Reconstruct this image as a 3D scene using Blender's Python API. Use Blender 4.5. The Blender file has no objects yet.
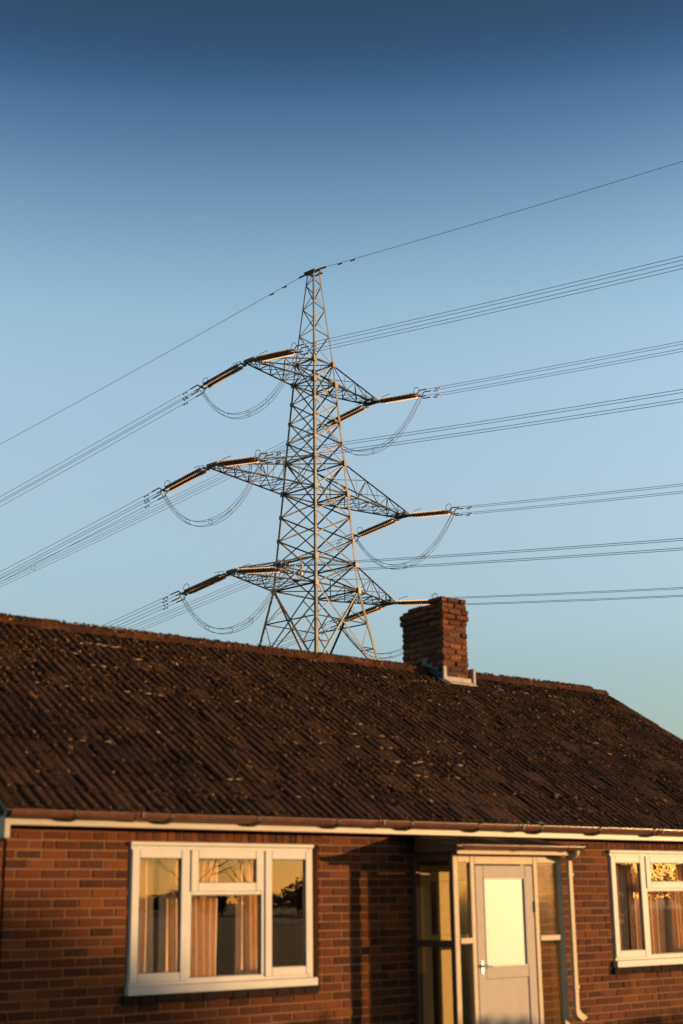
import bpy, math, random
from mathutils import Vector, Matrix
random.seed(7)
R = math.radians
sc = bpy.context.scene
col = sc.collection

# ------------------------------------------------------------------ camera, sky, sun, exposure
cam_d = bpy.data.cameras.new('camera'); cam = bpy.data.objects.new('camera', cam_d); col.objects.link(cam)
cam.location = (0, -10.45, 1.72)
cam.rotation_mode = 'XYZ'
cam.matrix_world = (Matrix.Translation(cam.location) @ Matrix.Rotation(R(-39.207), 4, 'Z')
                    @ Matrix.Rotation(R(90 + 15.316), 4, 'X') @ Matrix.Rotation(R(-0.75), 4, 'Z'))
cam_d.sensor_fit = 'HORIZONTAL'; cam_d.sensor_width = 24; cam_d.lens = 50
cam_d.clip_end = 6000
cam_d.dof.use_dof = True; cam_d.dof.focus_distance = 95; cam_d.dof.aperture_fstop = 1.9
sc.camera = cam
CAM = Vector((0, -10.45, 1.72))

SUN_AZ, SUN_EL = R(53), R(4.2)          # azimuth from the house front (-Y) towards +X
sdir = Vector((math.sin(SUN_AZ) * math.cos(SUN_EL), -math.cos(SUN_AZ) * math.cos(SUN_EL), math.sin(SUN_EL)))
w = bpy.data.worlds.new('World'); sc.world = w; w.use_nodes = True
nt = w.node_tree; bg = nt.nodes['Background']
sky = nt.nodes.new('ShaderNodeTexSky'); sky.sky_type = 'NISHITA'; sky.sun_disc = False
sky.sun_elevation = SUN_EL; sky.sun_rotation = math.atan2(sdir.x, sdir.y)
sky.air_density = 1.0; sky.dust_density = 0.8; sky.ozone_density = 2.0; sky.altitude = 50
SKY_STRENGTH = 0.15
bg.inputs['Strength'].default_value = SKY_STRENGTH * 3      # the grade below is divided by 3
# the clear evening sky deepens towards the zenith: one grade by elevation, the same all round the horizon
tc = nt.nodes.new('ShaderNodeTexCoord'); sxyz = nt.nodes.new('ShaderNodeSeparateXYZ'); rp = nt.nodes.new('ShaderNodeValToRGB'); mm = nt.nodes.new('ShaderNodeMix')
mm.data_type = 'RGBA'; mm.blend_type = 'MULTIPLY'; mm.inputs[0].default_value = 1; mm.clamp_result = False
nt.links.new(tc.outputs['Generated'], sxyz.inputs[0]); nt.links.new(sxyz.outputs[2], rp.inputs[0])
cr = rp.color_ramp; cr.interpolation = 'CARDINAL'
GAIN = [(0, (.95, .88, .84)), (.10, (1.0, .95, .98)), (.18, (1.54, 1.35, 1.32)), (.302, (2.32, 1.88, 1.67)), (.41, (2.10, 1.96, 1.79)), (.52, (.63, .81, .98)), (.60, (.31, .29, .33)), (1, (.29, .28, .32))]
for i, (p_, c_) in enumerate(GAIN):
    e_ = cr.elements[i] if i < 2 else cr.elements.new(p_)
    e_.position = p_; e_.color = (*[v / 3 for v in c_], 1)
nt.links.new(sky.outputs[0], mm.inputs[6]); nt.links.new(rp.outputs[0], mm.inputs[7]); nt.links.new(mm.outputs[2], bg.inputs['Color'])
sun_d = bpy.data.lights.new('sun', 'SUN'); sun_d.energy = 5.0; sun_d.angle = R(0.5); sun_d.color = (1.0, 0.57, 0.24)
sun = bpy.data.objects.new('sun', sun_d); col.objects.link(sun)
sun.rotation_euler = sdir.to_track_quat('Z', 'Y').to_euler()
sc.view_settings.view_transform = 'Standard'; sc.view_settings.look = 'None'
sc.view_settings.gamma = 1; sc.view_settings.use_curve_mapping = False
sc.view_settings.exposure = 0.9

# ------------------------------------------------------------------ materials
M = {}
def mat(name, base=(.5, .5, .5), rough=.6, metal=0.0, spec=.5):
    m = bpy.data.materials.new(name); m.use_nodes = True
    b = m.node_tree.nodes['Principled BSDF']
    b.inputs['Base Color'].default_value = (*base, 1); b.inputs['Roughness'].default_value = rough
    b.inputs['Metallic'].default_value = metal
    b.inputs['Specular IOR Level'].default_value = spec
    M[name] = m
    return m, m.node_tree, b
def N(t, typ, **kw):
    n = t.nodes.new(typ)
    for k, v in kw.items(): setattr(n, k, v)
    return n
def noise(t, scale, detail=4, rough=.55, coord=None, stretch=None):
    g = N(t, 'ShaderNodeNewGeometry')
    n = N(t, 'ShaderNodeTexNoise'); n.inputs['Scale'].default_value = scale
    n.inputs['Detail'].default_value = detail; n.inputs['Roughness'].default_value = rough
    if stretch:
        mp = N(t, 'ShaderNodeMapping'); mp.inputs['Scale'].default_value = stretch
        t.links.new(g.outputs['Position'], mp.inputs[0]); t.links.new(mp.outputs[0], n.inputs['Vector'])
    else: t.links.new(g.outputs['Position'], n.inputs['Vector'])
    return n.outputs['Fac']
def ramp(t, fac, stops, interp='LINEAR'):
    r = N(t, 'ShaderNodeValToRGB'); cr = r.color_ramp; cr.interpolation = interp
    while len(cr.elements) > 1: cr.elements.remove(cr.elements[-1])
    for i, (p, c) in enumerate(stops):
        e = cr.elements[0] if i == 0 else cr.elements.new(p)
        e.position = p; e.color = (*c, 1) if len(c) == 3 else c
    t.links.new(fac, r.inputs[0]); return r.outputs[0]
def mix(t, fac, a, b, mode='MIX'):
    m = N(t, 'ShaderNodeMix', data_type='RGBA', blend_type=mode)
    for s, v in ((m.inputs[0], fac), (m.inputs[6], a), (m.inputs[7], b)):
        if hasattr(v, 'links') or isinstance(v, bpy.types.NodeSocket): t.links.new(v, s)
        elif isinstance(v, (int, float)): s.default_value = v
        else: s.default_value = (*v, 1)
    return m.outputs[2]
def math_(t, op, a, b=0.0):
    m = N(t, 'ShaderNodeMath', operation=op)
    for s, v in ((m.inputs[0], a), (m.inputs[1], b)):
        if isinstance(v, bpy.types.NodeSocket): t.links.new(v, s)
        else: s.default_value = v
    return m.outputs[0]
def bump(t, b, h, strength=.4, dist=.01):
    n = N(t, 'ShaderNodeBump'); n.inputs['Strength'].default_value = strength; n.inputs['Distance'].default_value = dist
    t.links.new(h, n.inputs['Height']); t.links.new(n.outputs[0], b.inputs['Normal'])
def piece_random(t):
    """one number for each piece, whether it is an object of its own or an island of a joined mesh"""
    o = N(t, 'ShaderNodeObjectInfo'); g = N(t, 'ShaderNodeNewGeometry')
    return math_(t, 'FRACT', math_(t, 'ADD', o.outputs['Random'], g.outputs['Random Per Island']))

def brick_material(name, stops, soot=.35):
    m, t, b = mat(name, rough=.9, spec=.15)
    pr = piece_random(t)
    c = ramp(t, pr, stops, 'LINEAR')
    n1 = noise(t, 38, 5, .65); n2 = noise(t, 9, 3)
    c = mix(t, ramp(t, n1, [(.35, (0, 0, 0)), (.7, (.5, .5, .5))]), c, (.105, .037, .013))
    c = mix(t, ramp(t, n2, [(.45, (0, 0, 0)), (.75, (soot,) * 3)]), c, (.045, .03, .028))
    t.links.new(c, b.inputs['Base Color'])
    bump(t, b, n1, .7, .006)
    return m
brick_material('brick', [(0, (0.014, 0.006, 0.004)), (.12, (0.032, 0.010, 0.006)), (.3, (0.048, 0.012, 0.005)), (.5, (0.062, 0.016, 0.006)), (.68, (0.080, 0.021, 0.007)),
                         (.84, (0.118, 0.036, 0.010)), (.94, (0.067, 0.017, 0.006)), (1, (0.041, 0.012, 0.006))])
brick_material('chimney_brick', [(0, (.030, .013, .010)), (.2, (.065, .022, .012)), (.45, (.105, .034, .014)), (.7, (.155, .052, .020)), (.86, (.23, .09, .036)), (1, (.045, .018, .013))], .9)

m, t, b = mat('mortar', rough=.95, spec=.1)
n1 = noise(t, 60, 4); n2 = noise(t, 2.5, 3)
t.links.new(mix(t, n2, ramp(t, n1, [(.3, (0.124, 0.066, 0.030)), (.7, (0.189, 0.102, 0.048))]), (0.138, 0.071, 0.033)), b.inputs['Base Color']); bump(t, b, n1, .6, .006)

m, t, b = mat('sooty_mortar', rough=.95, spec=.1)
n1 = noise(t, 40, 4); t.links.new(ramp(t, n1, [(.3, (.035, .022, .016)), (.7, (.085, .05, .032))]), b.inputs['Base Color']); bump(t, b, n1, .6, .008)

m, t, b = mat('roof_tile', rough=.92, spec=.12)
pr = piece_random(t)
c = ramp(t, pr, [(0, (0.017, 0.010, 0.009)), (.35, (0.027, 0.016, 0.012)), (.7, (0.037, 0.020, 0.013)), (1, (0.048, 0.028, 0.020))])
n1 = noise(t, 26, 6, .7); n2 = noise(t, 1.1, 3); n3 = noise(t, 75, 3, .6); n4 = noise(t, 9, 5, .7)
c = mix(t, ramp(t, n1, [(.5, (0, 0, 0)), (.72, (.7, .7, .7))]), c, (0.083, 0.035, 0.015))           # rust coloured algae
c = mix(t, math_(t, 'MULTIPLY', ramp(t, n4, [(.60, (0, 0, 0)), (.72, (1, 1, 1))]), ramp(t, n2, [(.42, (0, 0, 0)), (.62, (.7, .7, .7))])), c, (0.102, 0.051, 0.018))
c = mix(t, math_(t, 'MULTIPLY', ramp(t, n4, [(.64, (0, 0, 0)), (.70, (1, 1, 1))]), ramp(t, n3, [(.56, (0, 0, 0)), (.64, (1, 1, 1))])), c, (0.197, 0.154, 0.115))  # pale lichen
t.links.new(c, b.inputs['Base Color']); bump(t, b, math_(t, 'ADD', n3, math_(t, 'MULTIPLY', n1, 1.5)), 1.0, .018)

m, t, b = mat('lichen', rough=1.0, spec=.05)
n1 = noise(t, 60, 4); t.links.new(ramp(t, n1, [(.3, (.12, .09, .05)), (.7, (.27, .22, .14))]), b.inputs['Base Color'])
m, t, b = mat('moss', rough=1.0, spec=.05)
t.links.new(ramp(t, piece_random(t), [(0, (.012, .009, .006)), (.5, (.035, .022, .012)), (.80, (.08, .042, .016)), (.94, (.17, .085, .03)), (.99, (.20, .11, .045)), (1, (.30, .26, .19))]), b.inputs['Base Color'])

m, t, b = mat('ridge_clay', rough=.9, spec=.12)
n1 = noise(t, 22, 6, .7); n2 = noise(t, 3.2, 4, .6)
c = mix(t, n1, (0.022, 0.008, 0.006), (0.044, 0.016, 0.008))
c = mix(t, ramp(t, n2, [(.50, (0, 0, 0)), (.68, (.8, .8, .8))]), c, (0.107, 0.042, 0.012))
t.links.new(c, b.inputs['Base Color']); bump(t, b, n1, .8, .01)

m, t, b = mat('white_plastic', rough=.5, spec=.2)
n1 = noise(t, 7, 4, .6); t.links.new(ramp(t, n1, [(.3, (.375, .375, .355)), (.7, (.42, .42, .40))]), b.inputs['Base Color'])
m, t, b = mat('white_paint', rough=.5)
n1 = noise(t, 5, 5, .6, stretch=(1, 1, 5)); t.links.new(ramp(t, n1, [(.3, (0.231, 0.203, 0.162)), (.65, (0.281, 0.259, 0.217))]), b.inputs['Base Color'])
m, t, b = mat('cream_paint', rough=.55, spec=.2)
n1 = noise(t, 14, 5, .65); t.links.new(ramp(t, n1, [(.3, (.33, .27, .175)), (.7, (.42, .35, .24))]), b.inputs['Base Color'])
m, t, b = mat('door_paint', rough=.65, spec=.12)
n1 = noise(t, 9, 4, .6); t.links.new(ramp(t, n1, [(.3, (.30, .27, .235)), (.7, (.335, .30, .265))]), b.inputs['Base Color'])
m, t, b = mat('gutter_brown', rough=.24)
n1 = noise(t, 12, 4); t.links.new(ramp(t, n1, [(.3, (.075, .034, .022)), (.7, (.115, .052, .033))]), b.inputs['Base Color'])
mat('rubber_and_shade', (.02, .017, .015), .6)  # gaskets and clips; also the shadow shapes painted under the gutter brackets
mat('chrome', (.75, .73, .7), .2, 1.0)
m, t, b = mat('dark_tile_and_shade', rough=.95, spec=.1)  # sill tiles and flaunching; also the shade painted into the window gap
n1 = noise(t, 20, 4); t.links.new(ramp(t, n1, [(.3, (.012, .008, .007)), (.7, (.022, .014, .011))]), b.inputs['Base Color'])
m, t, b = mat('lead', rough=.6)
n1 = noise(t, 16, 5, .6); t.links.new(ramp(t, n1, [(.3, (0.036, 0.036, 0.038)), (.7, (0.072, 0.070, 0.068))]), b.inputs['Base Color'])
m, t, b = mat('mortar_fillet', rough=.9)
n1 = noise(t, 20, 5, .6); t.links.new(ramp(t, n1, [(.3, (0.244, 0.209, 0.175)), (.7, (0.384, 0.349, 0.301))]), b.inputs['Base Color']); bump(t, b, n1, .6, .01)
m, t, b = mat('dark_timber_and_shade', rough=.6)  # roof timber; also the shade painted onto the porch sides
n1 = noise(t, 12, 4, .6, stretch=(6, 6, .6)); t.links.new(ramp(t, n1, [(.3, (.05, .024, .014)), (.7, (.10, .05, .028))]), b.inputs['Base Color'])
m, t, b = mat('plaster', rough=.9)
n1 = noise(t, 3, 4); t.links.new(ramp(t, n1, [(.3, (.28, .23, .17)), (.7, (.33, .27, .2))]), b.inputs['Base Color'])
m, t, b = mat('carpet', rough=1.0)
n1 = noise(t, 80, 3); t.links.new(ramp(t, n1, [(.3, (.08, .055, .04)), (.7, (.12, .085, .06))]), b.inputs['Base Color'])
m, t, b = mat('curtain', rough=.9, spec=.1)
n1 = noise(t, 60, 3, stretch=(1, 1, .15)); t.links.new(ramp(t, n1, [(.3, (.60, .40, .25)), (.7, (.72, .52, .35))]), b.inputs['Base Color'])
mat('brown_cloth', (.075, .04, .022), .9)
m, t, b = mat('galvanised_steel', rough=.55, metal=.25)
n1 = noise(t, 1.3, 5, .6); t.links.new(ramp(t, n1, [(.3, (.068, .066, .055)), (.7, (.15, .146, .122))]), b.inputs['Base Color'])
m, t, b = mat('insulator_glaze', rough=.45); b.inputs['Base Color'].default_value = (.20, .105, .05, 1)
n1 = noise(t, 2.2, 3); t.links.new(ramp(t, n1, [(.35, (0.128, 0.080, 0.042)), (.7, (0.248, 0.168, 0.096))]), b.inputs['Base Color'])
m, t, b = mat('fitting_metal', rough=.5, metal=.4)
n1 = noise(t, 2, 3); t.links.new(ramp(t, n1, [(.3, (.10, .09, .08)), (.7, (.3, .27, .24))]), b.inputs['Base Color'])
m, t, b = mat('aluminium_cable', rough=.6, metal=.3)
n1 = noise(t, .5, 3); t.links.new(ramp(t, n1, [(.3, (.20, .22, .24)), (.7, (.32, .34, .36))]), b.inputs['Base Color'])
m, t, b = mat('grass', rough=.95)
n1 = noise(t, .35, 6, .6); n2 = noise(t, 25, 4)
t.links.new(mix(t, n2, ramp(t, n1, [(.3, (.030, .045, .014)), (.7, (.06, .075, .025))]), (.05, .05, .02)), b.inputs['Base Color']); bump(t, b, n2, .8, .03)
m, t, b = mat('paving', rough=.9)
n1 = noise(t, 10, 5); t.links.new(ramp(t, n1, [(.3, (.16, .14, .12)), (.7, (.26, .23, .2))]), b.inputs['Base Color'])
m, t, b = mat('bark', rough=.95)
n1 = noise(t, 12, 5, stretch=(1, 1, .2)); t.links.new(ramp(t, n1, [(.3, (.035, .024, .016)), (.7, (.08, .058, .04))]), b.inputs['Base Color'])
def leafy(name, a, bb):
    m, t, b = mat(name, rough=.8)
    t.links.new(ramp(t, piece_random(t), [(0, a), (1, bb)]), b.inputs['Base Color'])
leafy('evergreen', (.018, .028, .012), (.05, .062, .025))
leafy('hedge_leaf', (.022, .034, .012), (.06, .08, .03))

def glass(name, ior=1.9, tint=(.93, .93, .9), rough=.0, wob=0.0):
    m = bpy.data.materials.new(name); m.use_nodes = True; t = m.node_tree; t.nodes.clear()
    out = N(t, 'ShaderNodeOutputMaterial'); tr = N(t, 'ShaderNodeBsdfTransparent'); gl = N(t, 'ShaderNodeBsdfGlossy')
    tr.inputs[0].default_value = (*tint, 1); gl.inputs['Roughness'].default_value = rough; gl.inputs[0].default_value = (1, 1, 1, 1)
    fr = N(t, 'ShaderNodeFresnel'); fr.inputs[0].default_value = ior
    mx = N(t, 'ShaderNodeMixShader')
    gb = N(t, 'ShaderNodeNewGeometry')
    t.links.new(math_(t, 'MULTIPLY', fr.outputs[0], math_(t, 'SUBTRACT', 1.0, gb.outputs['Backfacing'])), mx.inputs[0]); t.links.new(tr.outputs[0], mx.inputs[1]); t.links.new(gl.outputs[0], mx.inputs[2]); t.links.new(mx.outputs[0], out.inputs[0])
    if wob:
        n = noise(t, 2.2, 2); bn = N(t, 'ShaderNodeBump'); bn.inputs['Strength'].default_value = wob; bn.inputs['Distance'].default_value = .004
        t.links.new(n, bn.inputs['Height']); t.links.new(bn.outputs[0], gl.inputs['Normal'])
    M[name] = m
glass('window_glass', 2.0, (.95, .94, .91), 0.0, .15)
glass('porch_glass', 1.75, (.95, .92, .8), .08, .3)
# frosted door glass: white diffusing sheet that lets part of the light through
m = bpy.data.materials.new('frosted_glass'); m.use_nodes = True; t = m.node_tree; b = t.nodes['Principled BSDF']
b.inputs['Roughness'].default_value = .42; b.inputs['Specular IOR Level'].default_value = .42
n1 = noise(t, 40, 4, .6); t.links.new(ramp(t, n1, [(.3, (.42, .42, .40)), (.7, (.48, .48, .46))]), b.inputs['Base Color'])
tr = N(t, 'ShaderNodeBsdfTransparent'); tr.inputs[0].default_value = (.95, .9, .8, 1)
mx = N(t, 'ShaderNodeMixShader'); mx.inputs[0].default_value = .22
out = t.nodes['Material Output']
t.links.new(b.outputs[0], mx.inputs[1]); t.links.new(tr.outputs[0], mx.inputs[2]); t.links.new(mx.outputs[0], out.inputs[0])
M['frosted_glass'] = m

# ------------------------------------------------------------------ helpers
def link(name, me, parent=None, matname=None):
    o = bpy.data.objects.new(name, me); col.objects.link(o)
    if parent: o.parent = parent
    if matname and me and not me.materials: me.materials.append(M[matname])
    return o
def empty(name, loc=(0, 0, 0), parent=None):
    o = bpy.data.objects.new(name, None); col.objects.link(o); o.location = loc; o.empty_display_size = .2
    if parent: o.parent = parent
    return o
def tag(o, label=None, cat=None, group=None, kind=None):
    for k, v in (('label', label), ('category', cat), ('group', group), ('kind', kind)):
        if v: o[k] = v
    return o
class MB:
    """collects geometry for one mesh, in world coordinates"""
    def __init__(s): s.v = []; s.f = []
    def add(s, vs, fs):
        n = len(s.v); s.v += [tuple(v) for v in vs]; s.f += [tuple(i + n for i in f) for f in fs]; return s
    def box(s, x0, x1, y0, y1, z0, z1, bev=0):
        if bev <= 0:
            vs = [(x, y, z) for x in (x0, x1) for y in (y0, y1) for z in (z0, z1)]
            return s.add(vs, [(0, 1, 3, 2), (4, 6, 7, 5), (0, 4, 5, 1), (2, 3, 7, 6), (0, 2, 6, 4), (1, 5, 7, 3)])
        import bmesh
        bm = bmesh.new(); vv = [bm.verts.new((x, y, z)) for x in (x0, x1) for y in (y0, y1) for z in (z0, z1)]
        for f in [(0, 1, 3, 2), (4, 6, 7, 5), (0, 4, 5, 1), (2, 3, 7, 6), (0, 2, 6, 4), (1, 5, 7, 3)]: bm.faces.new([vv[i] for i in f])
        bmesh.ops.bevel(bm, geom=bm.edges[:], offset=bev, segments=1, affect='EDGES')
        bm.verts.index_update()
        s.add([v.co[:] for v in bm.verts], [[v.index for v in f.verts] for f in bm.faces]); bm.free(); return s
    def tube(s, pts, r, n=6, cap=True):
        pts = [Vector(p) for p in pts]; rs = r if isinstance(r, (list, tuple)) else [r] * len(pts)
        base = len(s.v); ref = None
        for i, p in enumerate(pts):
            d = (pts[min(i + 1, len(pts) - 1)] - pts[max(i - 1, 0)])
            if d.length < 1e-9: d = Vector((0, 0, 1))
            d.normalize()
            if ref is None: ref = Vector((0, 0, 1)) if abs(d.z) < .9 else Vector((1, 0, 0))
            u = d.cross(ref); 
            if u.length < 1e-6: u = d.orthogonal()
            u.normalize(); v = d.cross(u).normalized(); ref = u.cross(d)
            for k in range(n):
                a = 2 * math.pi * k / n; s.v.append(tuple(p + (u * math.cos(a) + v * math.sin(a)) * rs[i]))
        for i in range(len(pts) - 1):
            for k in range(n):
                a = base + i * n + k; bq = base + i * n + (k + 1) % n
                s.f.append((a, bq, bq + n, a + n))
        if cap:
            s.f.append(tuple(base + k for k in range(n))[::-1]); e = base + (len(pts) - 1) * n; s.f.append(tuple(e + k for k in range(n)))
        return s
    def build(s, name, matname, parent=None, smooth=False):
        me = bpy.data.meshes.new(name); me.from_pydata(s.v, [], s.f); me.update(); me.materials.append(M[matname])
        if smooth: me.polygons.foreach_set('use_smooth', [True] * len(me.polygons))
        return link(name, me, parent)
def px(p):
    """image position of a point, only for deciding which pieces show largest"""
    q = cam.matrix_world.inverted() @ Vector(p)
    if q.z > -.1: return None
    return (341.5 + 1423 * q.x / -q.z, 512 - 1423 * q.y / -q.z)
def in_view(p, m=12):
    q = px(p)
    return q is not None and -m < q[0] < 683 + m and -m < q[1] < 1024 + m

# ------------------------------------------------------------------ ground
g = MB(); S = 2500
g.add([(-S, -S, 0), (S, -S, 0), (S, S, 0), (-S, S, 0)], [(0, 1, 2, 3)])
tag(g.build('ground', 'grass'), 'grass lawn and fields around the bungalow', kind='structure')
pth = MB(); pth.box(9.3, 10.9, -6, -.75, -.1, .03)
tag(pth.build('path', 'paving'), 'paved path leading to the porch door', kind='structure')

# ------------------------------------------------------------------ bungalow
HX0, HX1, HY1, RIDGE_Y, RIDGE_Z = 5.12, 16.0, 6.5, 3.25, 4.612
PITCH = R(31.7); EAVE_Y, EAVE_Z = -.30, 2.425
house = empty('brick_bungalow', (HX0, 0, 0))
tag(house, 'red brick bungalow with dark tiled roof, white windows and a glazed porch', 'house')
bpy.context.view_layer.update()
def part(name, par=None):
    """an empty part at the house's own origin, children are given in world coordinates"""
    e = empty(name, (0, 0, 0), par or house); e.location = (0, 0, 0) if par else (-HX0, 0, 0); return e
def hb(mb, name, matname, par=None, smooth=False):
    o = mb.build(name, matname, par or house, smooth)
    if par is None: o.location = (-HX0, 0, 0)
    return o

# unit brick: 1 x 1 x 1, front towards -y, chamfered front edges (chamfer given in real metres for a full brick)
def brick_mesh(name, matname, L=.215, Dp=.035, H=.065, c=.005):
    vs = [(0, 1, 0), (1, 1, 0), (1, 1, 1), (0, 1, 1)]
    cy, cx, cz = c / Dp, c / L, c / H
    vs += [(0, cy, 0), (1, cy, 0), (1, cy, 1), (0, cy, 1)]
    j = lambda a: a * random.uniform(.4, 1.9)
    vs += [(j(cx), 0, j(cz)), (1 - j(cx), 0, j(cz)), (1 - j(cx), 0, 1 - j(cz)), (j(cx), 0, 1 - j(cz))]
    fs = [(8, 9, 10, 11)]
    for a in (0, 4):
        for k in range(4):
            k2 = (k + 1) % 4; fs.append((a + k, a + k2, a + 4 + k2, a + 4 + k))
    me = bpy.data.meshes.new(name); me.from_pydata(vs, [], fs); me.update(); me.materials.append(M[matname]); return me
UNIT = [brick_mesh('brick_block', 'brick') for _ in range(6)]
CUNIT = [brick_mesh('chimney_brick_block', 'chimney_brick', c=.012) for _ in range(6)]
BIG_D = .035
def subtract(iv, holes):
    res = [iv]
    for a, b_ in holes:
        nxt = []
        for s, e in res:
            if b_ <= s or a >= e: nxt.append((s, e)); continue
            if a > s: nxt.append((s, a))
            if b_ < e: nxt.append((b_, e))
        res = nxt
    return [q for q in res if q[1] - q[0] > .02]
COURSE = .075; Z_REF = 2.222
def bricks_on(x0, x1, z0, z1, holes, phase=0.0):
    """running bond: list of (x, z, length, height)"""
    out = []; n0 = math.floor((z0 - Z_REF) / COURSE); n1 = math.ceil((z1 - Z_REF) / COURSE)
    for n in range(n0, n1):
        za = Z_REF + n * COURSE + .0065; zb = za + .062
        za2, zb2 = max(za, z0), min(zb, z1)
        if zb2 - za2 < .015: continue
        hs = [(h[0] - .004, h[1] + .004) for h in holes if h[2] < zb2 - .004 and h[3] > za2 + .004]
        off = phase + (.1125 if n % 2 else 0)
        k = math.floor((x0 - off) / .225) - 1
        while off + k * .225 < x1:
            a = off + k * .225 + .0065; e = a + .212
            # now and then a stretcher is replaced by two headers
            segs = [(a, e)] if random.random() > .07 else [(a, a + .1025), (a + .1125, e)]
            for s, q in segs:
                s, q = max(s, x0), min(q, x1)
                if q - s > .02:
                    for iv in subtract((s, q), hs): out.append((iv[0], za2, iv[1] - iv[0], zb2 - za2))
            k += 1
    return out
def lay(bricks, wall, own, units, y=0.0, joined_name='bricks', matname='brick'):
    """own: how many of the largest in view become objects; the rest is one joined part"""
    def size(b_):
        c = (b_[0] + b_[2] / 2, y, b_[1] + b_[3] / 2)
        if not in_view(c): return -1
        return b_[2] * b_[3] / (Vector(c) - CAM).length ** 2
    order = sorted(bricks, key=size, reverse=True)
    joined = MB()
    for i, (x, z, L, H) in enumerate(order):
        u = random.choice(units); jy = random.uniform(-.0035, .002) + y; jz = random.uniform(-.0015, .0015)
        rot = Matrix.Rotation(R(random.uniform(-.35, .35)), 4, 'Y')
        mw = Matrix.Translation((x, jy, z + jz)) @ rot @ Matrix.Diagonal((L, BIG_D, H, 1))
        if i < own and size((x, z, L, H)) > 0:
            o = link('brick', u, wall); o.matrix_parent_inverse = PINV; o.matrix_basis = mw
        else:
            joined.add([mw @ v.co for v in u.vertices], [p.vertices[:] for p in u.polygons])
    if joined.v:
        o = joined.build(joined_name, matname, wall); o.matrix_parent_inverse = PINV; o['kind'] = 'stuff'
PINV = Matrix.Identity(4)

LW = (6.232, 1.89); RW = (12.178, 1.89); WZ0, WZ1 = 1.01, 2.222
# openings: x0, x1, z0, z1
SOLD = (2.222, 2.345)
open_ = []
for x0, ww in (LW, RW):
    open_.append((x0 - .004, x0 + ww + .075, .947, 2.222)); open_.append((x0 - .02, x0 + ww + .08, 2.222, 2.40))
INNER = (9.44, 10.34, 0.05, 2.06); open_.append(INNER)
# mortar core of the front wall with the openings cut out (strips)
core = MB(); xs = sorted({HX0 + .003, HX1 - .003, *[v for o in open_ for v in o[:2]]})
for a, b_ in zip(xs[:-1], xs[1:]):
    mid = (a + b_) / 2; zs = [(0, 2.42)]
    zs = subtract((0, 2.42), [(o[2], o[3]) for o in open_ if o[0] < mid < o[1] and not (o[2] == 2.222)])
    for q in zs: core.box(a, b_, .0045, .25, *q)
wall = hb(core, 'front_wall', 'mortar')
lay(bricks_on(HX0, HX1, 0, 2.40, open_, .03), wall, 300, UNIT)
# brick on edge heads above both windows, each a piece of its own
for x0, ww in (LW, RW):
    k = 0; x = x0 - .02
    while x < x0 + ww + .075:
        if in_view((x, 0, 2.28)):
            o = link('edge_brick', random.choice(UNIT), wall)
            o.matrix_basis = Matrix.Translation((x + .005, random.uniform(-.003, .002), 2.227)) @ Matrix.Diagonal((.065, BIG_D, .15, 1))
        x += .0755
# remaining shell
m, t, b = mat('brickwork_far', rough=.9)
bt = N(t, 'ShaderNodeTexBrick'); bt.inputs['Scale'].default_value = 1; bt.inputs['Brick Width'].default_value = .225; bt.inputs['Row Height'].default_value = .075; bt.inputs['Mortar Size'].default_value = .005
bt.inputs['Color1'].default_value = (.17, .06, .035, 1); bt.inputs['Color2'].default_value = (.24, .09, .04, 1); bt.inputs['Mortar'].default_value = (.3, .22, .14, 1)
gg = N(t, 'ShaderNodeNewGeometry'); sx = N(t, 'ShaderNodeSeparateXYZ'); cb = N(t, 'ShaderNodeCombineXYZ')
t.links.new(gg.outputs['Position'], sx.inputs[0]); t.links.new(math_(t, 'ADD', sx.outputs[0], sx.outputs[1]), cb.inputs[0]); t.links.new(sx.outputs[2], cb.inputs[1])
t.links.new(cb.outputs[0], bt.inputs['Vector']); t.links.new(bt.outputs['Color'], b.inputs['Base Color'])
def gable(x0, x1):
    mb = MB(); top = RIDGE_Z - .08
    prof = [(.0, 0), (HY1, 0), (HY1, 2.42), (RIDGE_Y, top), (0, 2.42)]
    n = len(prof); vs = [(x0, *p) for p in prof] + [(x1, *p) for p in prof]
    fs = [tuple(range(n))[::-1], tuple(range(n, 2 * n))] + [(i, (i + 1) % n, n + (i + 1) % n, n + i) for i in range(n)]
    mb.add(vs, fs); return mb
g1 = gable(HX0 + .002, HX0 + .25)
for i, v in enumerate(g1.v):
    if v[1] < .25 and v[2] < 2.43: g1.v[i] = (v[0], .252, v[2])
hb(g1, 'gable_wall', 'brickwork_far')
g2 = gable(HX1 - .25, HX1 - .002)
for i, v in enumerate(g2.v):
    if v[1] < .25 and v[2] < 2.43: g2.v[i] = (v[0], .252, v[2])
hb(g2, 'gable_wall', 'brickwork_far')
hb(MB().box(HX0 + .255, HX1 - .255, HY1 - .25, HY1, 0, 2.42), 'back_wall', 'brickwork_far')
hb(MB().box(HX0 + .255, HX1 - .255, .26, HY1 - .255, 0, .05), 'floor', 'carpet')
hb(MB().box(HX0 + .255, HX1 - .255, .26, HY1 - .255, 2.36, 2.40), 'ceiling', 'plaster')
rm = MB().box(HX0 + .26, HX1 - .26, 3.2, 3.3, .052, 2.358); hb(rm, 'room_wall', 'plaster')
for xx in (9.2, 11.4): hb(MB().box(xx, xx + .1, .27, 3.195, .052, 2.358), 'partition_wall', 'plaster')

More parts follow.
